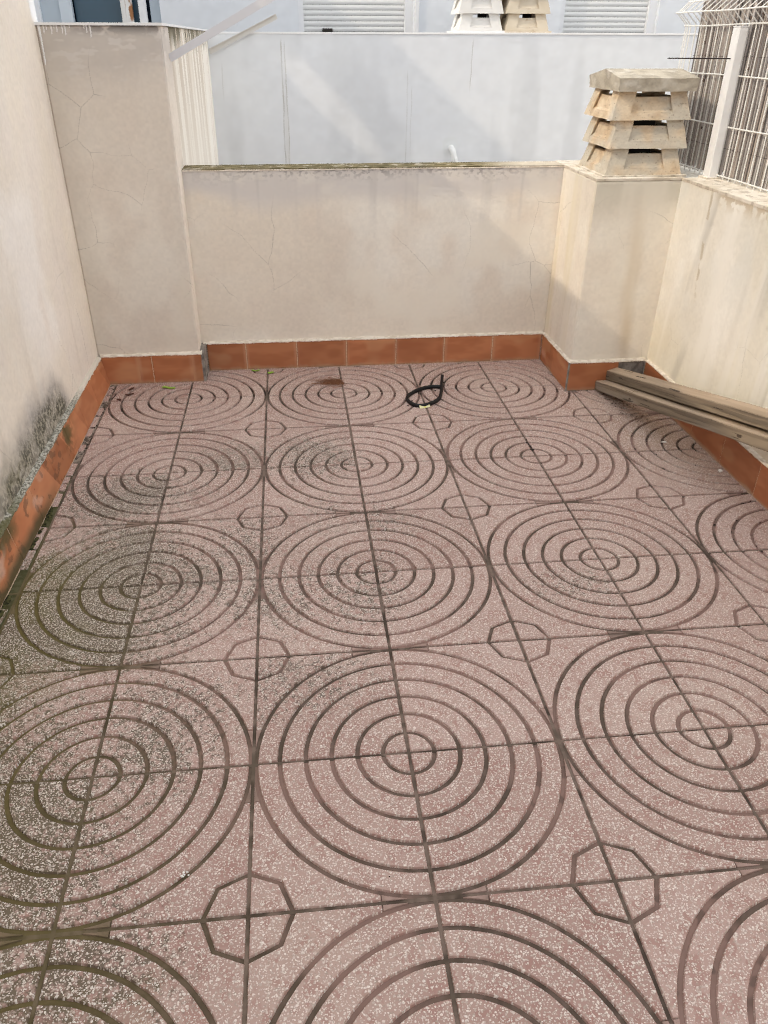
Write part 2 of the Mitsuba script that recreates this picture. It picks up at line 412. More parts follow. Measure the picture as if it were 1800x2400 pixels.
def m_white(p, n, uv):
    a, z = p.x, p.z
    c = mix((.715, .735, .77), (.755, .775, .80), smoothstep(.35, .65, fbm(a * 1.3, z * 1.5, p.y, 3)))
    def run(x0, z0, z1, w, seed):
        xx = x0 + .024 * (fbm(z * 4 + seed, 1.0, seed, 3) - .5)
        return (1 - smoothstep(w * .4, w, dr.abs(a - xx))) * smoothstep(z0 - .03, z0 + .08, z) * (1 - smoothstep(z1 - .06, z1, z))
    m = run(.565, .6, 1.60, .007, 1.0) + run(.592, .6, 1.59, .006, 5.0)
    c = mix(c, C(.60, .58, .54), (1 - smoothstep(.0, .03, dr.abs(a - .578))) * (1 - smoothstep(1.0, 1.55, z)) * .35)
    m = m + .6 * run(1.49, .7, 1.40, .006, 8.0) + .5 * run(1.525, .8, 1.3, .005, 3.0) + .9 * run(1.975, 1.25, 1.61, .006, 2.0) + .5 * run(.13, 1.2, 1.46, .006, 12.0)
    c = mix(c, C(.45, .44, .42), dr.clip(m, 0, 1) * (.05 + .8 * fbm(a * 30, z * 11, 1.0, 3)))
    patch = (1 - smoothstep(.05, .09, dr.sqrt(dr.square(a - 1.85) + dr.square(z - .87)) + .05 * (fbm(a * 20, z * 20, 1.0, 2) - .5)))
    c = mix(c, C(.70, .72, .73), patch * .7)
    return c * (1 - .10 * smoothstep(.5, .75, fbm(a * 5, z * 1.2, 4.0, 3))) * (.955 + .09 * fbm(a * 16, z * 16, 2.0, 4))

def white_bump(p, n, uv):
    return .0045 * fbm(p.x * 20, p.y * 20, p.z * 20, 4)

def m_side(p, n, uv):
    a, z = p.y, p.z
    c = mix((.70, .655, .58), (.75, .72, .66), fbm(a * 3, z * 2, 1.0, 2))
    st = fbm(a * 13 + .3 * fbm(a * 6, z * 2, 1.0, 2), z * .5, 4.0, 3)
    fade = .35 + .65 * smoothstep(.85, 1.6, z)
    c = mix(c, C(.47, .395, .315), smoothstep(.44, .66, st) * fade * .75)
    c = mix(c, C(.56, .49, .405), smoothstep(.5, .74, fbm(a * 21 + 4, z * .6, 7.0, 3)) * fade * .6)
    top = smoothstep(1.50, 1.615, z + .05 * (noise(a * 22, 1.0) - .5))
    c = mix(c, C(.10, .088, .05), top * smoothstep(.32, .55, fbm(a * 24, z * 5, 3.0, 3)) * .9)
    c = mix(c, C(.06, .06, .065), (1 - smoothstep(.004, .016, dr.abs(a - .515 + .012 * noise(z * 20, 2.0)))) * smoothstep(.4, .55, noise(z * 9, 4.0)) * .9)
    return c

def m_house(p, n, uv):
    return mix((.66, .685, .72), (.72, .74, .765), fbm(p.x * 1.1, p.z * 2, p.y, 3)) * (.95 + .10 * fbm(p.x * 14, p.z * 14, 1.0, 4))

def m_concrete_cowl(p, n, uv):
    t = fbm(p.x * 22, p.y * 22, p.z * 22, 4)
    c = mix((.56, .43, .29), (.68, .565, .42), smoothstep(.3, .7, t))
    c = mix(c, C(.53, .50, .43), smoothstep(.42, .66, fbm(p.x * 9 + 3, p.y * 9, p.z * 7, 3)) * .8)
    c = mix(c, C(.28, .20, .135), smoothstep(.66, .80, fbm(p.x * 110, p.y * 110, p.z * 110, 3)) * .6)
    return c * (.93 + .14 * noise(p.x * 160, p.y * 160, p.z * 160))

def m_cap(p, n, uv):
    t = fbm(p.x * 16, p.y * 16, p.z * 16, 4)
    c = mix((.37, .33, .265), (.50, .455, .375), smoothstep(.3, .7, t))
    c = mix(c, C(.62, .59, .53), smoothstep(.52, .8, fbm(p.x * 24 + 5, p.y * 24, p.z * 24, 4)) * .6)
    return c * (.92 + .14 * noise(p.x * 150, p.y * 150, p.z * 150))

def cowl_bump(p, n, uv):
    return .006 * fbm(p.x * 55, p.y * 55, p.z * 55, 4)

def m_cowl_white(p, n, uv):
    t = fbm(p.x * 12, p.y * 12, p.z * 12, 3)
    return mix((.62, .60, .57), (.74, .73, .71), t)

def m_cowl_beige(p, n, uv):
    t = fbm(p.x * 12, p.y * 12, p.z * 12, 3)
    c = mix((.52, .44, .33), (.66, .595, .49), t)
    return mix(c, C(.40, .31, .2), smoothstep(.6, .75, fbm(p.x * 20, p.y * 20, p.z * 14, 3)) * .6)

PA, PB = np.array([2.119, -.10, .003]), np.array([2.25, -1.419, .300])
PD = (PB - PA) / np.linalg.norm(PB - PA)
PS = np.cross(PD, (0, 0, 1)); PS /= np.linalg.norm(PS); PS = -PS if PS[0] < 0 else PS      # towards the wall
PN = np.cross(PS, PD); PN = -PN if PN[2] < 0 else PN
def m_wood(p, n, uv):
    q = p - mi.Point3f(*PA.tolist())
    l = q.x * PD[0] + q.y * PD[1] + q.z * PD[2]
    s = q.x * PS[0] + q.y * PS[1] + q.z * PS[2]
    h = q.x * PN[0] + q.y * PN[1] + q.z * PN[2]
    w = .012 * (fbm(l * 5, s * 20, h * 20, 3) - .5)
    g = noise((s + w) * 230, (h + w) * 260, l * 3.5)
    g2 = fbm((s + w) * 60, (h + w) * 80, l * 1.6, 3)
    c = mix((.15, .118, .085), (.27, .215, .155), smoothstep(.25, .75, g2))
    c = mix(c, C(.11, .085, .06), smoothstep(.55, .85, g) * .6)
    c = mix(c, C(.27, .235, .195), smoothstep(.45, .7, fbm(l * 3 + 3, s * 12, h * 12, 2)) * .5)
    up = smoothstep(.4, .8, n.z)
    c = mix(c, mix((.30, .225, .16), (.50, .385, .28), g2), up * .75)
    c = mix(c, C(.035, .027, .02), smoothstep(.84, .87, noise((s + w) * 150, (h + w) * 190, l * 6)) * .8)
    kn = dr.minimum(dr.sqrt(dr.square((l - 1.19) * 14) + dr.square((h - .022) * 34)), dr.sqrt(dr.square((l - .36) * 22) + dr.square((h - .018) * 40)))
    c = mix(c, C(.06, .042, .028), (1 - smoothstep(.16, .26, kn)) * .9)
    return c
def wood_bump(p, n, uv):
    q = p - mi.Point3f(*PA.tolist())
    l = q.x * PD[0] + q.y * PD[1] + q.z * PD[2]
    s = q.x * PS[0] + q.y * PS[1] + q.z * PS[2]
    h = q.x * PN[0] + q.y * PN[1] + q.z * PN[2]
    return .0008 * fbm(s * 170, h * 190, l * 3.5, 2)

def m_rustpost(p, n, uv):
    c = mix((.66, .65, .62), (.74, .73, .71), noise(p.x * 20, p.z * 10, 1.0))
    r = smoothstep(.5, .6, fbm(p.x * 40, p.z * 9, 4.0, 3)) * smoothstep(1.69, 1.74, p.z) * smoothstep(-.75, -.72, p.x)
    return mix(c, C(.34, .16, .07), r)

def m_tag(p, n, uv):
    return mix((.66, .62, .14), (.72, .70, .42), smoothstep(.4, .6, noise(p.x * 130, p.y * 60, 3.0)))

for nm, fn, kw in (
        ('m_parapet', m_parapet, dict(bump=grain)), ('m_tall', m_tall, dict(bump=grain)), ('m_party', m_party, dict(bump=party_bump)),
        ('m_pillar', m_pillar, dict(bump=grain)), ('m_right', m_right, dict(bump=grain)), ('m_coping', m_coping, {}), ('m_top', m_top, dict(bump=grain)),
        ('m_mortar', m_mortar, {}), ('m_crust', m_crust, {}), ('m_cement', m_cement, {}),
        ('m_tile_back', m_tile_back, dict(rough=.42, spec=.4)), ('m_tile_left', m_tile_left, dict(rough=.55, spec=.35)), ('m_tile_right', m_tile_right, dict(rough=.45, spec=.4)),
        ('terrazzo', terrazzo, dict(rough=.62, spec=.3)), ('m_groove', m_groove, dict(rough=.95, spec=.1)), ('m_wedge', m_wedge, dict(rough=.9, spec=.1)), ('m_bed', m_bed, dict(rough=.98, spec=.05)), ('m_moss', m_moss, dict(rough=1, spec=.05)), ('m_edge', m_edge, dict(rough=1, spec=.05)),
        ('m_white', m_white, dict(bump=white_bump)), ('m_side', m_side, {}), ('m_house', m_house, dict(bump=white_bump)),
        ('m_cowl', m_concrete_cowl, dict(bump=cowl_bump)), ('m_cap', m_cap, dict(bump=cowl_bump)), ('m_cowl_white', m_cowl_white, {}), ('m_cowl_beige', m_cowl_beige, {}),
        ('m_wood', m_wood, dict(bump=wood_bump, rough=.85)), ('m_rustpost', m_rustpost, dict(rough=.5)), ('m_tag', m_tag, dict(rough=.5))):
    mat(nm, fn, **kw)
mat('white_paint', (.76, .76, .76), rough=.55)
mat('white_bright', (.86, .86, .86), rough=.6)
mat('white_metal', (.74, .745, .76), rough=.4, spec=.5)
mat('wire_white', (.84, .835, .80), rough=.4, spec=.5)
mat('bar_metal', (.62, .62, .645), rough=.45, spec=.5)
mat('bar_cream', (.66, .64, .61), rough=.5, spec=.5)
mat('pvc', (.78, .79, .78), rough=.3, spec=.5)
mat('pvc_old', (.66, .62, .68), rough=.35, spec=.5)
mat('black_rubber', (.006, .006, .007), rough=.5, spec=.35)
mat('black_iron', (.03, .022, .022), rough=.5, spec=.5)
mat('shutter', (.69, .695, .685), rough=.45, spec=.5)
mat('shutter_gap', (.30, .30, .31), rough=.6)
mat('teal_panel', (.040, .085, .125), rough=.25, spec=.5)
mat('grey_blue', (.44, .505, .565), rough=.5)
mat('pale_blue', (.56, .62, .68), rough=.5)
mat('navy', (.03, .055, .10), rough=.4)
mat('soot', (.04, .036, .034), rough=1, spec=0)
mat('leaf_brown', (.085, .035, .022), rough=.7)
mat('leaf_green', (.27, .46, .05), rough=.5)
mat('needle', (.20, .085, .04), rough=.7)
mat('grit', (.028, .020, .016), rough=.9)
mat('chip_white', (.72, .70, .66), rough=.8)
mat('cane', (.5, .5, .5), rough=.9)
scene['cane']['bsdf']['base_color'] = {'type': 'mesh_attribute', 'name': 'vertex_color'}
mat('m_grout', (.56, .42, .31), rough=.9)
mat('earth', (.22, .19, .16), rough=1)

# ------------------------------------------------------------------ the ground and the terrace floor
add('ground', (np.array([(-150, -150, -3.2), (150, -150, -3.2), (150, 150, -3.2), (-150, 150, -3.2.__float__())]), np.array([(0, 1, 2, 3)])), 'earth')
lab('ground', 'bare ground far below the terrace between the houses', kind='structure')
add('floor', bx(-.47, 2.45, -4.6, .44, -.25, -.0078), 'm_bed')
lab('floor', 'terrace floor of pinkish terrazzo tiles with grooved rings', kind='structure')

def chamfered(poly, ins, z0, z1, jit=0):
    """raised piece with sloping edges: footprint poly at z0, inset by ins at z1"""
    ring = np.array(poly.exterior.coords)[:-1]
    if not poly.exterior.is_ccw:
        ring = ring[::-1]
    keep = np.linalg.norm(ring - np.roll(ring, 1, 0), axis=1) > 1e-5
    ring = ring[keep]
    if jit:
        ring = ring + jit * np.stack([meshkit.fbm(np.c_[ring * 90, np.full(len(ring), q)], 2, 3) - .5 for q in (0.0, 7.7)], 1) * 2
    e = np.roll(ring, -1, 0) - ring
    e /= np.linalg.norm(e, axis=1, keepdims=True)
    nin = np.stack([-e[:, 1], e[:, 0]], 1)
    n0 = np.roll(nin, 1, 0)
    bis = nin + n0
    den = np.maximum(1 + (nin * n0).sum(1), .35)
    top = ring + ins * bis / den[:, None]
    n = len(ring)
    tv, tf = trimesh.creation.triangulate_polygon(Polygon(top), engine='earcut')
    V = [np.c_[tv, np.full(len(tv), z1)]]
    F = [np.asarray(tf)]
    a, b = tv[tf[:, 1]] - tv[tf[:, 0]], tv[tf[:, 2]] - tv[tf[:, 0]]
    flip = (a[:, 0] * b[:, 1] - a[:, 1] * b[:, 0]) < 0
    F[0][flip] = F[0][flip][:, ::-1]
    o = len(tv)
    V += [np.c_[ring, np.full(n, z0)], np.c_[top, np.full(n, z1)]]
    i = np.arange(n); j = (i + 1) % n
    F.append(np.c_[o + i, o + j, o + n + j]); F.append(np.c_[o + i, o + n + j, o + n + i])
    return trimesh.Trimesh(np.vstack(V), np.vstack(F), process=False)

GW = .0108                 # groove width
def quarter(r, n=40):
    a = np.linspace(0, math.pi / 2, n)
    return Polygon([(0, 0)] + [(r * math.cos(t), r * math.sin(t)) for t in a])
def tile_polys():
    gx, gy = .0042, .0042
    body = sbox(gx, gy, TS - gx, TS - gy)
    radii = [k * TS / 6 for k in range(1, 6)] + [TS - .0062]
    out, inner = [], 0
    for r in radii:
        q = quarter(r - GW / 2)
        if inner: q = q.difference(quarter(inner))
        out.append(q.intersection(body)); inner = r + GW / 2
    R = .24 * TS
    def octo(rr):
        k = rr / math.sqrt(2)
        return Polygon([(TS, TS), (TS, TS - rr), (TS - k, TS - k), (TS - rr, TS)])
    c = .29 * TS
    rest = body.difference(quarter(inner, 60)).difference(sbox(-1, -1, c, 1)).difference(sbox(-1, -1, 1, c)).difference(octo(R + GW / 2))
    if rest.geom_type != 'Polygon':
        rest = max(rest.geoms, key=lambda g: g.area)
    w = body.difference(quarter(inner - .0005, 60)).difference(rest.buffer(.0012))
    global WEDGES
    WEDGES = [g.buffer(-.0009).buffer(.0006) for g in getattr(w, 'geoms', [w]) if g.area > 2e-5 and min(g.bounds[0], g.bounds[1]) < .1]
    out += [rest, octo(R - GW / 2).intersection(body)]
    return body, out
BODY, POLYS = tile_polys()
def tile_variant(mx, my):
    def fl(m):
        v = m.vertices.copy()
        if mx: v[:, 0] = TS - v[:, 0]
        if my: v[:, 1] = TS - v[:, 1]
        m = trimesh.Trimesh(v, m.faces if mx == my else m.faces[:, ::-1], process=False)
        m.apply_translation((-TS / 2, -TS / 2, 0))
        return m
    top = join(fl(chamfered(q.segmentize(.012), .0018, -.0062, 0, .0009)) for q in POLYS)
    b = BODY.bounds
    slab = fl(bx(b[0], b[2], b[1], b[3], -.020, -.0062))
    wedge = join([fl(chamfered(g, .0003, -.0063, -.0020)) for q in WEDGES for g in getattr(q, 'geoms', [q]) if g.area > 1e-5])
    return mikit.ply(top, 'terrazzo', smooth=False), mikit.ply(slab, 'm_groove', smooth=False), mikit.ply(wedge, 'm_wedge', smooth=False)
VAR = {(a, b): tile_variant(a, b) for a in (0, 1) for b in (0, 1)}
strips = [bx(i * TS - .0046, i * TS + .0046, -4.39, .395, -.03, -.0052) for i in range(-1, 6)]
strips += [bx(-.43, 2.38, j * TS - .0046, j * TS + .0046, -.03, -.0056) for j in range(-10, 1)]
add('floor__joint_mortar', trimesh.boolean.union(strips, engine='manifold'), 'm_bed')
k = 0
for iy in range(0, -11, -1):
    for ix in range(-1, 6):
        x, y = (ix + .5) * TS, (iy - 1 + .5) * TS + TS
        mx, my = (ix % 2 != 0), (iy % 2 != 0)
        top, slab, wedge = VAR[(int(mx), int(my))]
        tw = T4().translate([x + rng.normal(0, .0004), y + rng.normal(0, .0004), rng.normal(0, .0005)]).rotate([0, 0, 1], rng.normal(0, .07)).rotate([1, 0, 0], rng.normal(0, .07)).rotate([0, 1, 0], rng.normal(0, .07))
        key = 'floor__tile' + (f'_{k:03d}' if k else '')
        scene[key] = {**top, 'to_world': tw}
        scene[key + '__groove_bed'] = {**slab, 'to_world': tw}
        scene[key + '__plain_corner'] = {**wedge, 'to_world': tw}
        k += 1
add('floor__edge_mortar', rough_mesh(bx(-.46, -.4045, -3.7, .26, -.03, -.006), .03, .002, 40, 6), 'm_edge', smooth=40)
# narrow cut strip along the left wall: broken slips of tile
y = .22
while y > -3.6:
    L = rng.uniform(.05, .16)
    if rng.random() < .82:
        w0, w1 = rng.uniform(-.452, -.434), rng.uniform(-.4085, -.4045)
        pts = [(w0 + rng.uniform(-.004, .006), y), (w1 + rng.uniform(-.004, 0), y - rng.uniform(0, .012)), (w1 + rng.uniform(-.004, 0), y - L + .008), (w0 + rng.uniform(-.004, .006), y - L + .004 + rng.uniform(0, .012))]
        add('floor__tile_slip', chamfered(Polygon(pts), .002, -.016, rng.uniform(-.005, -.0005)), 'terrazzo')
    y -= L
# moss and dirt gathered along the left wall
def ridge(path_fn, n, seed, w, h):
    V, F, m = [], [], 7
    for i in range(n):
        y = path_fn(i / (n - 1))
        s = max(0, meshkit.fbm(np.array([[y * 7, seed, 0]]), 3, seed)[0] - .25) * 1.7
        s *= np.clip((-.55 - y) / .5, .15, 1)
        for j in range(m):
            u = j / (m - 1)
            r = meshkit.fbm(np.array([[y * 60, u * 3, seed]]), 3, seed)[0] - .5
            V.append((-.437 + u * w * (.55 + .6 * s) + .008 * r, y, -.013 + h * s * math.sin(math.pi * min(1, .25 + .75 * u)) * (1 - u * .6) + .008 * r))
    for i in range(n - 1):
        for j in range(m - 1):
            a = i * m + j
            F += [(a, a + m, a + 1), (a + 1, a + m, a + m + 1)]
    return trimesh.Trimesh(V, F, process=False)
add('moss', ridge(lambda t: .2 - 3.8 * t, 900, 3, .040, .028), 'm_moss', smooth=True)
lab('moss', 'dark moss and dirt gathered along the foot of the left wall', 'moss', kind='stuff')

# ------------------------------------------------------------------ walls
def skirt(parent, material, p0, p1, joints, h=.155, th=.011, lean=0.0, z0=.001):
    """terracotta skirting tiles from p0 to p1 (xy of the front face at the floor); inside of the terrace on the right-hand side of p0->p1"""
    p0, p1 = np.array(p0, float), np.array(p1, float)
    L = np.linalg.norm(p1 - p0); d = (p1 - p0) / L
    nrm = np.array([-d[1], d[0]])                # points into the wall
    for a, b in zip([0] + list(joints), list(joints) + [L]):
        off = rng.uniform(-.0022, .0022) if lean else 0; t = th + rng.uniform(-.0008, .0008); hh = h + rng.uniform(-.0015, .0015)
        m = cbx(a + .0016, b - .0016, off, t + off, z0, hh, .0036)
        m = m.subdivide_to_size(.08) if lean else m
        v = m.vertices.copy()
        q = p0 + d * v[:, :1] + nrm * (v[:, 1:2] + lean * v[:, 2:] / h)
        m.vertices = np.c_[q, v[:, 2]]
        if m.volume < 0: m.invert()
        add(parent + '__skirting_tile', m, material)
    g = bx(.001, L - .001, .0035, th + .006, -.01, h - .004)
    v = g.vertices.copy()
    g.vertices = np.c_[p0 + d * v[:, :1] + nrm * (v[:, 1:2] + lean * np.clip(v[:, 2:], 0, 1) / h), v[:, 2]]
    if g.volume < 0: g.invert()
    return g

def bead(p0, p1, z, w, h, seed, amp=.0035, step=.012):
    amp *= .75; h *= .7
    """irregular mortar fillet lying on the skirting from p0 to p1; w = depth back to the wall"""
    p0, p1 = np.array(p0, float), np.array(p1, float)
    L = np.linalg.norm(p1 - p0); d = (p1 - p0) / L
    nrm = np.array([-d[1], d[0]])
    n = max(4, int(L / step))
    prof = [(-.001, -.003), (-.002, h * .35), (w * .35, h * .8), (w * .7, h * 1.1), (w + .006, h * 1.3)]
    V, F, m = [], [], len(prof)
    for i in range(n + 1):
        s = L * i / n
        for j, (u, zz) in enumerate(prof):
            r = meshkit.fbm(np.array([[s * 55, j * 1.7, seed]]), 3, seed)[0] - .5
            r2 = meshkit.fbm(np.array([[s * 16, j * 1.1, seed + 9]]), 2, seed)[0] - .5
            q = p0 + d * s + nrm * (u + amp * r * (j < m - 1))
            V.append((q[0], q[1], z + zz + amp * 1.6 * r + amp * 2.2 * r2 * (j > 0)))
    for i in range(n):
        for j in range(m - 1):
            a = i * m + j
            F += [(a, a + m, a + 1), (a + 1, a + m, a + m + 1)]
    return trimesh.Trimesh(V, F, process=False)

def wall_mesh(m, step=.05, amp=.0025, freq=4, seed=0):
    return rough_mesh(m, step, amp, freq, seed)

# party wall on the left
add('party_wall', cbx(-.72, -.475, -6.0, .31, -3.2, 2.50, .012), 'm_party')
g = skirt('party_wall', 'm_tile_left', (-.43, -3.9), (-.43, .231), [3.9 - .065 - .27 * i for i in range(13, -1, -1)], h=.148, lean=.027)
add('party_wall__grout', g, 'm_grout')
add('party_wall__mortar_bead', bead((-.457, -3.9), (-.457, .235), .148, .018, .014, 4, amp=.006, step=.008), 'm_crust', smooth=True)
lab('party_wall', 'tall cream rendered wall along the left side with dark mould above its skirting', 'wall')

# tall wall at the back left
m = cbx(-.475, .05, .245, .512, -3.2, 1.632, .008)
add('tall_wall', m, 'm_tall')
lab('tall_wall', 'tall cracked cream wall section at the back left with white paint drips on its top edge', 'wall')
t = rough_mesh(bx(-.485, .058, .236, 2.74, 1.6305, 1.640), .03, .0035, 14, 5)
add('tall_wall__painted_top', t, 'white_paint', smooth=40)
lab('tall_wall__painted_top', 'white painted top edge')
for x, z1, w in ((-.462, 1.482, .010), (-.444, 1.600, .005), (-.412, 1.596, .006), (-.389, 1.605, .005), (-.367, 1.600, .005), (-.355, 1.594, .006), (-.265, 1.602, .005), (-.250, 1.585, .006), (-.432, 1.612, .005), (-.40, 1.618, .006), (-.275, 1.618, .007), (-.335, 1.62, .005)):
    n = 14; zs = np.linspace(1.634, z1, n); tt = np.linspace(0, 1, n)
    r = w * (.25 + .75 * (1 - tt) ** 2) * .55 + .0011; r[-1] *= .7; r[-3:-1] *= 1.25
    a = np.arange(8) * math.pi / 4
    add('tall_wall__paint_drip', sweep(np.c_[x + .008 * (1634 - zs * 1000) / 1000 * 0 + .002 * np.sin(tt * 3), np.full(n, .2445), zs], np.c_[np.cos(a), .35 * np.sin(a)], scale=r, up=(0, 1, 0)), 'white_paint', smooth=60)
g = skirt('tall_wall', 'm_tile_back', (-.46, .231), (.062, .231), [.26])
add('tall_wall__grout', g, 'm_grout')
add('tall_wall__mortar_bead', bead((-.46, .231), (.066, .231), .155, .014, .012, 12, amp=.004), 'm_mortar', smooth=True)
add('tall_wall__mortar_corner', rough_mesh(bx(.0505, .074, .2335, .40, -.012, .158), .015, .0015, 60, 2), 'm_cement', smooth=40)
lab('tall_wall__mortar_corner', 'bare grey mortar on the end of the skirting')

# streaked wall running back from it
m = bx(-.45, .047, .514, 2.76, -3.2, 1.629)
add('side_wall', m, 'm_side')
lab('side_wall', 'pale wall with brown vertical rain streaks behind the tall wall section', 'wall')

# low parapet
add('parapet_wall', bx(.0505, 1.974, .40, .545, -3.2, 1.026), 'm_parapet')
cp = rough_mesh(bx(.0508, 1.974, .397, .549, 1.0262, 1.0355), .02, .0016, 26, 8)
add('parapet_wall__mossy_top', cp, 'm_coping', smooth=40)
lab('parapet_wall__mossy_top', 'brown mossy top of the parapet')
ed = []
add('parapet_wall__top_edge', bead((.052, .3965), (1.974, .3965), 1.0285, .014, .0066, 15, amp=.0018), 'm_mortar', smooth=True)
g = skirt('parapet_wall', 'm_tile_back', (.076, .386), (1.963, .386), [q - .076 for q in (.288, .568, .845, 1.124, 1.398, 1.677)])
add('parapet_wall__grout', g, 'm_grout')
add('parapet_wall__mortar_bead', bead((.06, .386), (1.966, .386), .155, .014, .012, 21, amp=.004), 'm_mortar', smooth=True)
lab('parapet_wall', 'low cream parapet wall at the back with black mould under its mossy top', 'wall')

# chimney pillar
add('chimney_pillar', rough_mesh(cbx(1.975, 2.392, -.075, .56, -3.2, 1.026, .006), .25, .0, 3, 1), 'm_pillar')
add('chimney_pillar__top', rough_mesh(bx(1.9745, 2.40, -.077, .562, 1.0262, 1.0365), .025, .003, 16, 3), 'm_top', smooth=40)
g = skirt('chimney_pillar', 'm_tile_right', (1.962, .386), (1.962, -.0905), [.165])
g2 = skirt('chimney_pillar', 'm_tile_back', (1.9635, -.0905), (2.231, -.0905), [])
add('chimney_pillar__grout', join([g, g2]), 'm_cement')
add('chimney_pillar__corner_joint', tube([(1.9635, -.0895, -.005), (1.9635, -.0895, .157)], .0052, 6), 'm_cement')
add('chimney_pillar__cement_patch', rough_mesh(bx(2.2335, 2.372, -.0825, -.074, -.01, .158), .012, .0025, 50, 6), 'm_cement', smooth=40)
lab('chimney_pillar__cement_patch', 'dark grey cement where a skirting tile is missing')
add('chimney_pillar__mortar_bead', join([bead((1.962, .386), (1.962, -.0905), .155, .014, .012, 31, amp=.003), bead((1.960, -.0905), (2.372, -.0905), .155, .016, .013, 33, amp=.003)]), 'm_mortar', smooth=True)
lab('chimney_pillar', 'square cream rendered pillar carrying the louvred chimney in the right back corner', 'pillar')

# right-hand boundary wall
add('boundary_wall', bx(2.385, 2.62, -6.0, .56, -3.2, 1.024), 'm_right')
add('boundary_wall__top', rough_mesh(bx(2.3825, 2.625, -4.2, -.079, 1.0242, 1.036), .025, .0045, 15, 11), 'm_top', smooth=40)
g = skirt('boundary_wall', 'm_tile_right', (2.371, -.0905), (2.371, -3.9), [.02 + .28 * i for i in range(0, 14)])
add('boundary_wall__grout', g, 'm_grout')
add('boundary_wall__mortar_bead', bead((2.371, -.0905), (2.371, -3.9), .155, .016, .010, 41, amp=.0025), 'm_mortar', smooth=True)
lab('boundary_wall', 'low cream wall with grey and yellow streaks along the right side under the wire fence', 'wall')

# ------------------------------------------------------------------ chimneys
def ring_tier(cx, cy, z0, h, sb, st, sbx=None, stx=None):
    """one precast louvre ring: sloping corner posts at full height, recessed louvre panels that stop short of the top"""
    sbx, stx = sbx or sb, stx or st
    hb = lambda u: (sbx / 2 + (stx - sbx) / 2 * u, sb / 2 + (st - sb) / 2 * u)
    pc, th = .080, .040
    parts = []
    for sx in (-1, 1):
        for sy in (-1, 1):
            pts = []
            for u in (0, 1):
                X, Y = hb(u)
                for ax in (0, pc):
                    for ay in (0, pc):
                        if ax and ay: continue
                        pts.append((cx + sx * (X - ax), cy + sy * (Y - ay), z0 + h * u))
                pts.append((cx + sx * (X - pc * .55), cy + sy * (Y - pc * .55), z0 + h * u))
            parts.append(hull(pts))
    rims, panels = [], []
    rim = .26
    X0, Y0 = hb(0); Xr, Yr = hb(rim); X1, Y1 = hb(.79)
    rec = .0165
    for ax, s in (('y', -1), ('y', 1), ('x', -1), ('x', 1)):
        w0 = (X0 if ax == 'y' else Y0) - pc + .001
        a0, ar, a1 = (Y0, Yr, Y1) if ax == 'y' else (X0, Xr, X1)
        R = Polygon([(s * q[0], q[1]) for q in ((a0 - .0012, 0), (ar - .0012, rim * h), (ar - .05, rim * h), (a0 - .05, 0))])
        m = (extrude_yz if ax == 'y' else extrude_xz)(R, -w0 - .02, w0 + .02)
        m.apply_translation((cx, cy, z0)); rims.append(m)
        prof = [(ar - .004, rim * h + .0006), (ar - rec, rim * h + .010), (a1 - rec, .79 * h), (a1 - rec - .028, .79 * h), (ar - rec - .03, rim * h + .0006)]
        P = Polygon([(s * q[0], q[1]) for q in prof])
        m = (extrude_yz if ax == 'y' else extrude_xz)(P, -w0, w0)
        panels.append(m.apply_translation((cx, cy, z0)) or m)
    return trimesh.boolean.union(parts + rims, engine='manifold'), panels

def wobble(m, seed, amp=.0022, step=.03):
    m = m.subdivide_to_size(step, max_iter=10)
    n = np.stack([meshkit.fbm(m.vertices * 18 + k * 31.7, 3, seed) - .5 for k in range(3)], 1)
    m.vertices = m.vertices + n * 2 * amp
    return m

def chimney(key, cx, cy, z0, h, n, sb, st, material, capmat, cap=True, ph=.116, seed=0, sbx=None, stx=None, twist=0):
    for t in range(n):
        posts, panels = ring_tier(cx + rng.uniform(-.004, .004), cy + rng.uniform(-.004, .004), z0 + t * ph + .0008 * t, h, sb, st, sbx, stx)
        r = f'{key}__louvre_ring' + (f'_{t:03d}' if t else '')
        scene[r] = mikit.ply(wobble(posts, seed + t), material)
        for p in panels:
            add(r + '__louvre', wobble(p, seed + t), material)
    return z0 + n * ph

zt = chimney('louvred_chimney', 2.218, .170, 1.037, .1155, 3, .372, .312, 'm_cowl', 'm_cap')
capz = zt + .001
pts = []
for x in (2.036, 2.402):
    for y, z in ((-.022, 0), (.362, 0), (-.026, .052), (.366, .052), (.170, .083)):
        pts.append((x + (.004 if x < 2.1 else -.004) * (z == 0), y, capz + z))
cm = hull(pts)
add('louvred_chimney__cap', wobble(cm, 5, .003, .025), 'm_cap')
lab('louvred_chimney__cap', 'grey concrete cap with a low gabled top')
fl = rough_mesh(bx(2.02, 2.42, -.035, .372, 1.0365, 1.042), .02, .004, 22, 9)
add('louvred_chimney__mortar_bed', fl, 'm_top', smooth=40)
# dark flue inside
add('louvred_chimney__flue', bx(2.15, 2.285, .10, .24, 1.03, 1.335), 'soot')
lab('louvred_chimney', 'beige concrete chimney of three louvred rings on the right back pillar', 'chimney')

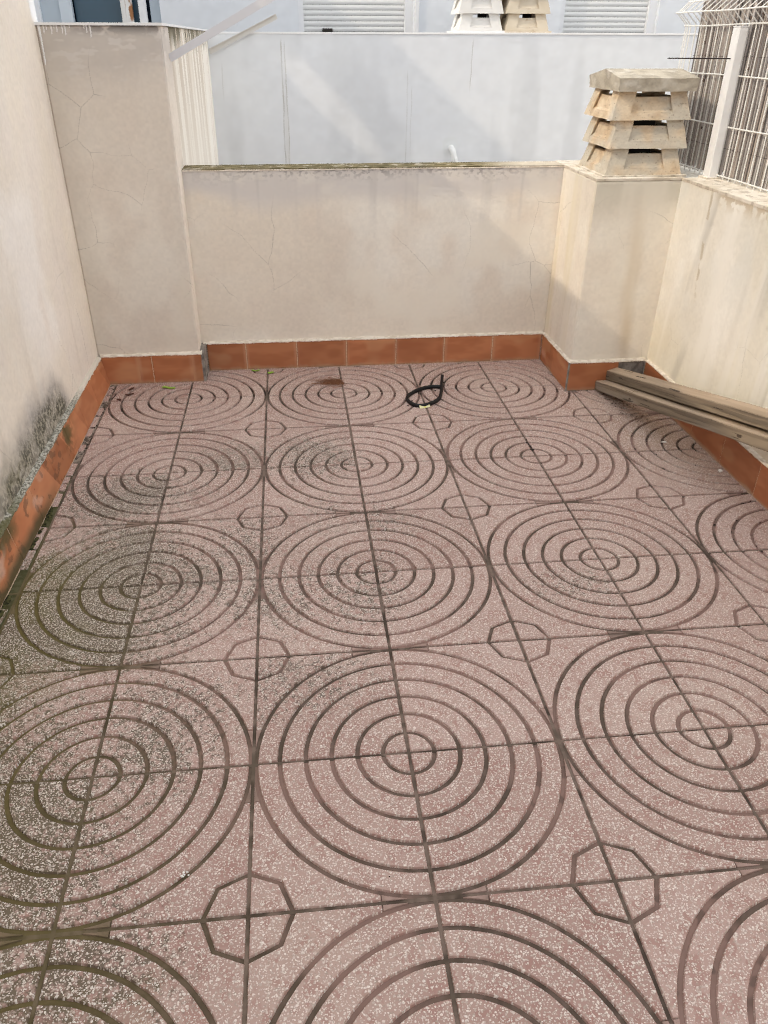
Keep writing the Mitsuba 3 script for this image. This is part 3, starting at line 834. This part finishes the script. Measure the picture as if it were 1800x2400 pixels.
# ------------------------------------------------------------------ neighbour's white wall, chimneys on it, drain pipe
add('white_wall', bx(.02, 6.0, 2.75, 2.95, -3.2, 1.617), 'm_white')
add('white_wall__top', rough_mesh(bx(.02, 6.0, 2.743, 3.4, 1.6172, 1.6282), .05, .0025, 9, 2), 'white_bright', smooth=60)  # brighter white band stands in for the sunlit top edge
lab('white_wall', 'smooth white neighbouring wall behind the parapet with two thin dirty runs', 'wall')
for nm, cx, mt, lb in (('roof_chimney', 2.045, 'm_cowl_white', 'whitish louvred chimney, left of the pair on top of the white wall'), ('roof_chimney_001', 2.395, 'm_cowl_beige', 'beige louvred chimney, right of the pair on top of the white wall')):
    chimney(nm, cx, 3.03, 1.632, .1165, 3, .335, .275, mt, mt, ph=.117, seed=20)
    add(nm + '__mortar_bed', rough_mesh(bx(cx - .185, cx + .185, 2.84, 3.22, 1.6262, 1.640), .03, .005, 12, 4), 'white_paint' if 'white' in mt else mt, smooth=40)
    add(nm + '__cap', hull([(cx + sx * .175, 3.03 + sy * .18, 1.9835 + z) for sx in (-1, 1) for sy in (-1, 1) for z in (0, .05)] + [(cx + sx * .175, 3.03, 2.065) for sx in (-1, 1)]), mt)
    add(nm + '__flue', bx(cx + .02, cx + .075, 3.03, 3.09, 1.63, 1.90), 'soot')
    lab(nm, lb, 'chimney', 'pair of chimneys on the white wall')
path = [(1.846, 2.76, .862), (1.847, 2.725, .861), (1.850, 2.698, .852), (1.854, 2.684, .832), (1.860, 2.678, .80), (1.868, 2.674, .765)]
add('drain_pipe', tube(path, .0225, 14), 'pvc', smooth=50)
add('drain_pipe__collar', tube([(1.861, 2.6775, .797), (1.870, 2.674, .757)], .027, 14), 'pvc', smooth=40)
add('drain_pipe__lower_pipe', tube([(1.869, 2.6745, .762), (1.92, 2.66, .40)], .019, 14), 'pvc_old', smooth=50)
lab('drain_pipe', 'short white plastic drain elbow sticking out of the white wall', 'pipe')

# two metal bars rising to the right
def bar(key, y, material, flange, label):
    L = np.array([.045, y, 1.5205]); R = np.array([.545, y, 1.768])
    d = (R - L) / np.linalg.norm(R - L); n = np.array([-d[2], 0, d[0]])
    P = [L, R, R - n * .034, L - n * .034]
    m = hull([p + np.array([0, s, 0]) for p in P for s in (-.003, .003)])
    add(key, m, material)
    if flange:
        P = [L, R, R - n * .003, L - n * .003]
        add(key + '__flange', hull([p + np.array([0, s, 0]) for p in P for s in (-.0035, -.03)]), material)
    lab(key, label, 'bar', 'metal bars fixed at a slant')
    return key
bar('metal_bar', .415, 'bar_metal', False, 'wide grey flat bar slanting up from the edge of the tall wall')
key = 'metal_bar_001'
L, R = np.array([.050, 2.725, 1.522]), np.array([.540, 2.725, 1.737])
d = (R - L) / np.linalg.norm(R - L); n = np.array([-d[2], 0, d[0]])
add(key, hull([p + np.array([0, s, 0]) for p in (L, R, R - n * .034, L - n * .034) for s in (-.003, .003)]), 'bar_cream')
add(key + '__flange', hull([p + np.array([0, s, 0]) for p in (L, R, R - n * .004, L - n * .004) for s in (-.024, -.0035)]), 'bar_cream')
lab(key, 'narrow cream angle bar slanting up across the white wall', 'bar', 'metal bars fixed at a slant')

# ------------------------------------------------------------------ white house behind
FY = 4.30
wallp = sbox(-4, -3.2, 7, 5.6)
for o in ((-1.46, -.452, -.6, 2.5), (.735, 1.757, .9, 2.55), (3.10, 4.01, .9, 2.55)):
    wallp = wallp.difference(sbox(*(o[0], o[2], o[1], o[3])))
add('white_house', extrude_xz(wallp, FY, FY + .30), 'm_house')
lab('white_house', 'white rendered house facade behind with two closed roller shutters', 'house')
for x0, x1 in ((.735, 1.757), (3.10, 4.01)):
    wk = 'white_house__window' + ('' if x0 < 1 else '_001')
    fr = []
    for a, b, c, e in ((x0 + .001, x0 + .045, .9, 2.55), (x1 - .075, x1 - .001, .9, 2.55)):
        fr.append(bx(a, b, FY + .045, FY + .14, c, e))
    fr.append(bx(x0 + .046, x1 - .076, FY + .045, FY + .14, .9, .95)); fr.append(bx(x0 + .046, x1 - .076, FY + .045, FY + .14, 2.48, 2.55))
    scene[wk] = mikit.ply(join(fr), 'white_metal')
    lab(wk, 'closed window behind a roller shutter')
    z = .9505; pit = .0408
    while z < 2.46:
        # each slat: slightly bulging
        prof = [(FY + .095, z + .001), (FY + .088, z + .008), (FY + .085, z + pit * .5), (FY + .0875, z + pit - .005), (FY + .0905, z + pit - .0012), (FY + .105, z + pit - .001), (FY + .105, z + .001)]
        add(wk + '__slat', extrude_yz(Polygon(prof), x0 + .0465, x1 - .0765), 'shutter')
        z += pit
    add(wk + '__shutter_back', bx(x0 + .03, x1 - .06, FY + .107, FY + .115, .92, 2.5), 'shutter_gap')
add('white_house__window__latch', bx(.945, 1.035, FY + .06, FY + .084, 1.60, 1.669), 'soot')
add('white_house__window_trim', cbx(1.763, 1.80, FY - .025, FY + .001, .85, 2.6, .004), 'white_paint')
# entrance at the left
add('white_house__door_recess', bx(-1.459, -.453, FY + .26, FY + .30, -.6, 2.499), 'navy')
add('white_house__wall_panel', bx(-1.459, -1.30, FY + .05, FY + .09, -.6, 2.49), 'grey_blue')
add('white_house__door_jamb', bx(-1.296, -1.195, FY + .02, FY + .08, -.6, 2.49), 'pale_blue')
add('white_house__door', cbx(-1.193, -.60, FY + .12, FY + .16, -.6, 2.49, .004), 'teal_panel')
lab('white_house__door', 'dark teal door panel')
add('white_house__rusty_post', cbx(-.779, -.686, FY - .02, FY + .04, -.6, 2.49, .004), 'm_rustpost')
lab('white_house__rusty_post', 'white post with rust stains')
add('white_house__door_post', cbx(-.633, -.568, FY - .01, FY + .04, -.6, 2.49, .004), 'white_metal')
add('white_house__door_leaf', cbx(-.545, -.455, FY + .06, FY + .10, -.6, 2.49, .003), 'grey_blue')
add('white_house__door_leaf__handle', cbx(-.515, -.495, FY + .044, FY + .06, 1.64, 1.685, .004), 'white_metal')

# unseen house added; its holed screen shapes light and shade on the white wall
sc = sbox(.75, 3.2, 4.28, 4.52)
hole = [(.55, 1.45), (.62, 1.497), (.69, 1.50), (.965, 1.25), (1.205, 1.006), (1.34, .77), (1.255, .77), (.96, 1.008), (.725, 1.225)]  # outline of the light streak, projected back to shape the screen opening
sc = sc.difference(Polygon([(2.75 + SUN[1] * (x + 2.2), z + SUN[2] * (x + 2.2)) for x, z in hole]))
add('added_house', bx(-4.0, -2.2, .6, 4.28, -3.2, 3.2), 'm_house')
add('added_house__screen', extrude_yz(sc, -2.212, -2.2), 'white_metal')
lab('added_house', 'unseen white house added on the left, its holed sheet screen shaping the light on the white wall', 'house')

# ------------------------------------------------------------------ wire fence, canes, rod
FX = 2.535
def wire_x(z):
    return FX - .055 * max(0, 1 - abs(z - 1.693) / .048)
zs = [1.030, 1.63, 1.648, 1.693, 1.738, 1.756, 2.06]
key = 'wire_fence'
ys = [.497, .474, .448] + [.388 - .0547 * i for i in range(37)]
for i, y in enumerate(ys):
    yy = y + rng.normal(0, .0012)
    add(key + '__upright_wire', tube([(wire_x(z) if z < 1.76 else FX, yy, z) for z in zs], .0029, 6), 'wire_white', smooth=50)
for z in (1.051, 1.25, 1.448, 1.640, 1.693, 1.740, 1.94):
    x = wire_x(z) - .0035
    add(key + '__cross_wire', tube([(x, y, z + .0012 * math.sin(y * 9 + z * 40)) for y in np.linspace(.505, -1.62, 40)], .0032, 6), 'wire_white', smooth=50)
add(key + '__post', cbx(2.4905, 2.5305, -.114, -.054, 1.034, 1.628, .003), 'white_bright')
add(key + '__post__post_cap', cbx(2.4895, 2.5315, -.115, -.053, 1.6282, 1.633, .0015), 'white_metal')
add(key + '__post_foot', rough_mesh(bx(2.478, 2.543, -.127, -.04, 1.028, 1.041), .012, .004, 40, 3), 'm_mortar', smooth=40)
lab(key, 'white welded wire mesh fence with a bent top on the right-hand wall', 'fence')
canes, cols = [], []
for layer in range(3):
    y = .405
    while y > -1.70:
        y -= rng.uniform(.0055, .0135)
        r = rng.uniform(.0025, .0054)
        n = 9
        z0, z1 = 1.034 + rng.uniform(0, .05 if layer else .02), 2.05 + rng.uniform(-.1, .1)
        z = np.linspace(z0, z1, n)
        wob = np.cumsum(rng.normal(0, .0018, (n, 2)), axis=0)
        x = 2.556 + layer * .012 + rng.uniform(-.003, .003)
        sl = rng.normal(0, .006)
        p = np.c_[x + wob[:, 0] * .6, y + wob[:, 1] + sl * (z - 1.5), z]
        s = r * rng.uniform(.8, 1.2, n)
        m = sweep(p, np.c_[np.cos(np.arange(5) * 1.2566), np.sin(np.arange(5) * 1.2566)], scale=s)
        canes.append(m)
        b = np.array([(.60, .555, .525), (.50, .45, .42), (.36, .31, .285), (.68, .645, .62), (.54, .475, .42)])[rng.integers(5)] * rng.uniform(.5, 1.15) * (1, 1, .62)[layer]  # back layer coloured darker to put shade into the gaps between canes
        cols.append(np.tile(b, (len(m.vertices), 1)) * rng.uniform(.8, 1.1, (len(m.vertices), 1)))
        if rng.random() < .6:
            zz = rng.uniform(1.08, 1.95); yq = np.interp(zz, z, p[:, 1]); xq = np.interp(zz, z, p[:, 0])
            kn = trimesh.creation.icosphere(1, r * rng.uniform(1.15, 1.6)); kn.apply_scale((1, 1, 1.6)); kn.apply_translation((xq - .001, yq, zz))
            canes.append(kn); cols.append(np.tile(np.array((.13, .095, .08)), (len(kn.vertices), 1)))
cm = join(canes)
scene['brushwood_screen'] = mikit.ply(trimesh.Trimesh(cm.vertices, cm.faces, process=False), 'cane', smooth=False, color=np.vstack(cols))
lab('brushwood_screen', 'grey brown brushwood screen fixed behind the white wire fence', 'screen')
wires = [tube([(2.550, y, z + .001 * math.sin(y * 30)) for y in np.linspace(.4, -1.6, 30)], .0008, 4) for z in (1.16, 1.52, 1.84)]
add('brushwood_screen__binding_wire', join(wires), 'black_iron')
add('metal_rod', tube([(2.209, -.088, 1.5145), (2.493, -.088, 1.5135)], .0022, 8), 'black_iron', smooth=50)
lab('metal_rod', 'thin dark rod sticking out sideways from the white fence post', 'rod')

# ------------------------------------------------------------------ the two weathered beams
def beam(key, s0, s1, h0, h1, l0, l1, seed, label, roll=0, ds=0, dh=0):
    m = cbx(l0, l1, s0, s1, h0, h1, .0025).subdivide_to_size(.035, max_iter=12)
    m.merge_vertices()
    v = m.vertices.copy()
    wv = np.stack([(meshkit.fbm(v * np.array([4, 25, 25]) + 13 * k, 3, seed + k) - .5) for k in range(3)], 1) * np.array([.004, .0042, .0042])
    wgt = (v[:, 2] - h0) / (h1 - h0)
    wv[:, 0] += (np.abs(v[:, 0] - l0) < .006) * (meshkit.fbm(v * np.array([0, 60, 60]), 2, seed) - .5) * .012
    v = v + wv
    ss = v[:, 1]
    h = v[:, 2] + (roll * wgt - .25 * (roll > 0) * (1 - wgt)) * (ss - s0) + dh * v[:, 0]; ss = ss + ds * v[:, 0]
    m.vertices = PA + v[:, :1] * PD + ss[:, None] * PS + h[:, None] * PN
    if m.volume < 0: m.invert()
    add(key, m, 'm_wood', smooth=35)
    lab(key, label, 'beam', 'weathered wooden beams leaning in the right-hand corner')
beam('wooden_beam', .0, .104, .001, .051, 0, 1.95, 3, 'weathered wooden beam, the lower of two leaning in the right corner')
beam('wooden_beam_001', .053, .107, .0555, .102, .005, 1.97, 8, 'weathered wooden beam with a paler top, the upper of two leaning in the right corner', roll=.30, ds=-.021, dh=.010)

# ------------------------------------------------------------------ rubber strip, leaves, scraps
def spline(pts, n):
    from scipy.interpolate import CubicSpline
    p = np.asarray(pts, float)
    t = np.r_[0, np.cumsum(np.linalg.norm(np.diff(p, axis=0), axis=1))]
    return CubicSpline(t, p)(np.linspace(0, t[-1], n))
loop = [(1.348, .146), (1.332, .072), (1.318, -.002), (1.299, -.084), (1.268, -.160), (1.226, -.199), (1.180, -.222), (1.146, -.212), (1.122, -.170), (1.117, -.122), (1.134, -.080), (1.171, -.036), (1.216, 0), (1.262, .018), (1.313, .012)]
xy = spline(loop, 90)
t = np.linspace(0, 1, 90)
z = .0088 + .006 * np.exp(-((t - .95) / .05) ** 2) * 0 + .010 * np.clip(1 - t / .12, 0, 1) ** 2
pr = [(-.0068, -.008), (.0068, -.008), (.0082, -.004), (.0078, .004), (.005, .008), (.0016, .0086), (0, .0062), (-.0016, .0086), (-.005, .008), (-.0078, .004), (-.0082, -.004)]
add('rubber_strip', sweep(np.c_[xy, z], pr, up=(0, 0, 1)), 'black_rubber', smooth=50)
d = np.array([.057, .019, 0]); d /= np.linalg.norm(d); nn = np.array([-d[1], d[0], 0])
c0 = np.array([1.165, -.2395, 0])
add('rubber_strip__label_tag', hull([c0 + d * a + nn * b + np.array([0, 0, z]) for a in (0, .058) for b, z in ((-.004, .001), (-.002, .001), (.009, .0135), (.0105, .0125))]), 'm_tag')
lab('rubber_strip__label_tag', 'yellowish paper tag round the strip')
lab('rubber_strip', 'black rubber strip curled into a loop on the floor near the parapet', 'rubber strip')

def curl(cx, cy, L, W, ang, h, bend, seed, z=.001):
    n, m = 10, 5
    V, F = [], []
    for i in range(n):
        u = i / (n - 1) - .5
        for j in range(m):
            v = j / (m - 1) - .5
            w = W * math.sqrt(max(.02, 1 - (2 * u) ** 2))
            x, y = u * L, v * w
            zz = z + h * (bend * 4 * u * u + (1 - bend) * (2 * v) ** 2) + .0015 * math.sin(9 * u + seed)
            V.append((cx + x * math.cos(ang) - y * math.sin(ang), cy + x * math.sin(ang) + y * math.cos(ang), zz))
    for i in range(n - 1):
        for j in range(m - 1):
            a = i * m + j
            F += [(a, a + m, a + 1), (a + 1, a + m, a + m + 1)]
    top = trimesh.Trimesh(V, F, process=False)
    low = trimesh.Trimesh(np.array(V) - (0, 0, .0008), np.array(F)[:, ::-1], process=False)
    return join([top, low])
for i, (x, y, L, W, a, lb) in enumerate(((-.308, .075, .045, .018, .35, 'curled dark brown leaf on the floor in front of the tall wall, largest of three'),
                                         (-.312, .150, .040, .016, .9, 'curled dark brown leaf on the floor nearest the tall wall skirting'),
                                         (-.350, .012, .028, .014, -.5, 'small curled dark brown leaf on the floor nearest the left wall'))):
    k = 'dry_leaf' + (f'_{i:03d}' if i else '')
    add(k, curl(x, y, L, W, a, .009, .6, i), 'leaf_brown', smooth=True)
    lab(k, lb, 'leaf', 'dry leaves in the left back corner')
for i, (p0, p1, w, lb) in enumerate((((-.153, .160), (-.085, .138), .017, 'bright green leaf scrap on the floor in front of the tall wall'),
                                     ((.310, .358), (.356, .354), .011, 'pale green leaf scrap right against the parapet skirting'),
                                     ((.402, .312), (.434, .318), .020, 'small pale green leaf scrap on the joint a little before the parapet'))):
    k = 'green_scrap' + (f'_{i:03d}' if i else '')
    p0, p1 = np.array(p0), np.array(p1)
    c, dd = (p0 + p1) / 2, p1 - p0
    n_, m_ = 8, 3
    V, F = [], []
    u_ = dd / np.linalg.norm(dd); v_ = np.array([-u_[1], u_[0]])
    for a in range(n_):
        for b in range(m_):
            q = p0 + dd * a / (n_ - 1) + v_ * w * (b / (m_ - 1) - .5)
            V.append((q[0], q[1], .0022 + .004 * abs(b / (m_ - 1) - .5) * 2 + .002 * math.sin(a * 1.1 + i)))
    for a in range(n_ - 1):
        for b in range(m_ - 1):
            o = a * m_ + b
            F += [(o, o + m_, o + 1), (o + 1, o + m_, o + m_ + 1)]
    add(k, join([trimesh.Trimesh(V, F, process=False), trimesh.Trimesh(np.array(V) - (0, 0, .001), np.array(F)[:, ::-1], process=False)]), 'leaf_green', smooth=True)
    lab(k, lb, 'leaf', 'green leaf scraps')
nd = []
for i in range(70):
    b = np.array([.80, .130, .004]) + rng.normal(0, (.012, .022, .001))
    e = b + np.array([-rng.uniform(.05, .13), rng.normal(.01, .028), 0])
    if i > 58: b = np.array([.77, .14, .003]); e = b + np.array([-rng.uniform(.08, .16), rng.uniform(-.02, .05), 0])
    mid = (b + e) / 2 + (0, 0, rng.uniform(.001, .012))
    nd.append(tube([b, mid, e + (0, 0, .002)], .0008, 4))
add('needle_tuft', join(nd), 'needle')
lab('needle_tuft', 'tuft of dry brown needles on the floor before the parapet', 'dry plant', kind=None)

gr = []
def bit(x, y, r, z=0.0):
    m = trimesh.creation.icosphere(0, r)
    m.apply_scale(rng.uniform(.5, 1.4, 3) * (1, 1, .6)); m.apply_translation((x, y, z + r * .3)); return m
for cx, cy, lo, hi, n in ((0, 0, 1.6, 3.9, 90), (0, 0, -.6, 1.4, 40), (.8, 0, 0, 6.28, 45), (1.6, 0, 0, 6.28, 55), (2.4, -.8, 1.5, 4.2, 90), (1.6, -.8, 0, 6.28, 35), (2.4, -1.6, 1.6, 3.6, 50)):
    for i in range(n):
        rr = rng.integers(1, 6) * TS / 6 + rng.normal(0, .003); a = rng.uniform(lo, hi)
        x, y = cx + rr * math.cos(a), cy + rr * math.sin(a)
        if -.42 < x < 2.36 and y < (.22 if x < .08 else .37) and not (x > 1.95 and y > -.1):
            gr.append(bit(x, y, rng.uniform(.0015, .0042), -.0045))
for i in range(60):
    x, y = rng.uniform(-.4, 2.3), -rng.uniform(0, 1) ** 1.4 * 3 + .2
    if not (x > 1.95 and y > -.1): gr.append(bit(x, y, rng.uniform(.001, .0026)))
for i in range(40):
    gr.append(bit(1.6 + rng.normal(0, .004) , -.62 - rng.uniform(0, .16), rng.uniform(.002, .005), -.004))
for x, y in ((1.20, -.05), (1.14, -.14), (1.28, -.02), (1.345, .09), (1.36, .05), (1.11, -.20), (1.30, .01)):
    gr.append(bit(x, y, .0055))
for i in range(120):
    gr.append(bit(rng.uniform(-.43, -.38), rng.uniform(-.6, .2), rng.uniform(.002, .005), -.006))
for i in range(260):  # dark bits added under the beams to deepen the contact shadow
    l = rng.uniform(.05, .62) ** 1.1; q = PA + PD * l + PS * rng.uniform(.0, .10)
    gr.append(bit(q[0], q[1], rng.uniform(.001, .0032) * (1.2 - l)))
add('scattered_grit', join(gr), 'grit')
lab('scattered_grit', 'dark seeds and grit scattered in the tile grooves, plus dark bits added as shade under the beams', 'grit', kind='stuff')
cr = [bit(.258 + rng.normal(0, .007), -2.691 + rng.normal(0, .006), rng.uniform(.002, .0045)) for i in range(9)]
add('plaster_crumbs', join(cr), 'chip_white')
lab('plaster_crumbs', 'little pile of whitish crumbs on a ring groove at the lower left', 'crumbs')
add('plaster_chip', hull(np.array([2.222, -.722, .002]) + rng.uniform(-1, 1, (14, 3)) * (.016, .007, .003)), 'chip_white')
lab('plaster_chip', 'white plaster chip on the floor beside the right wall below the beams', 'chip')
add('plaster_chip_001', hull(np.array([2.345, -1.02, .006]) + rng.uniform(-1, 1, (14, 3)) * (.009, .010, .006)), 'chip_white')
lab('plaster_chip_001', 'small white plaster crumb lying against the right skirting', 'chip')
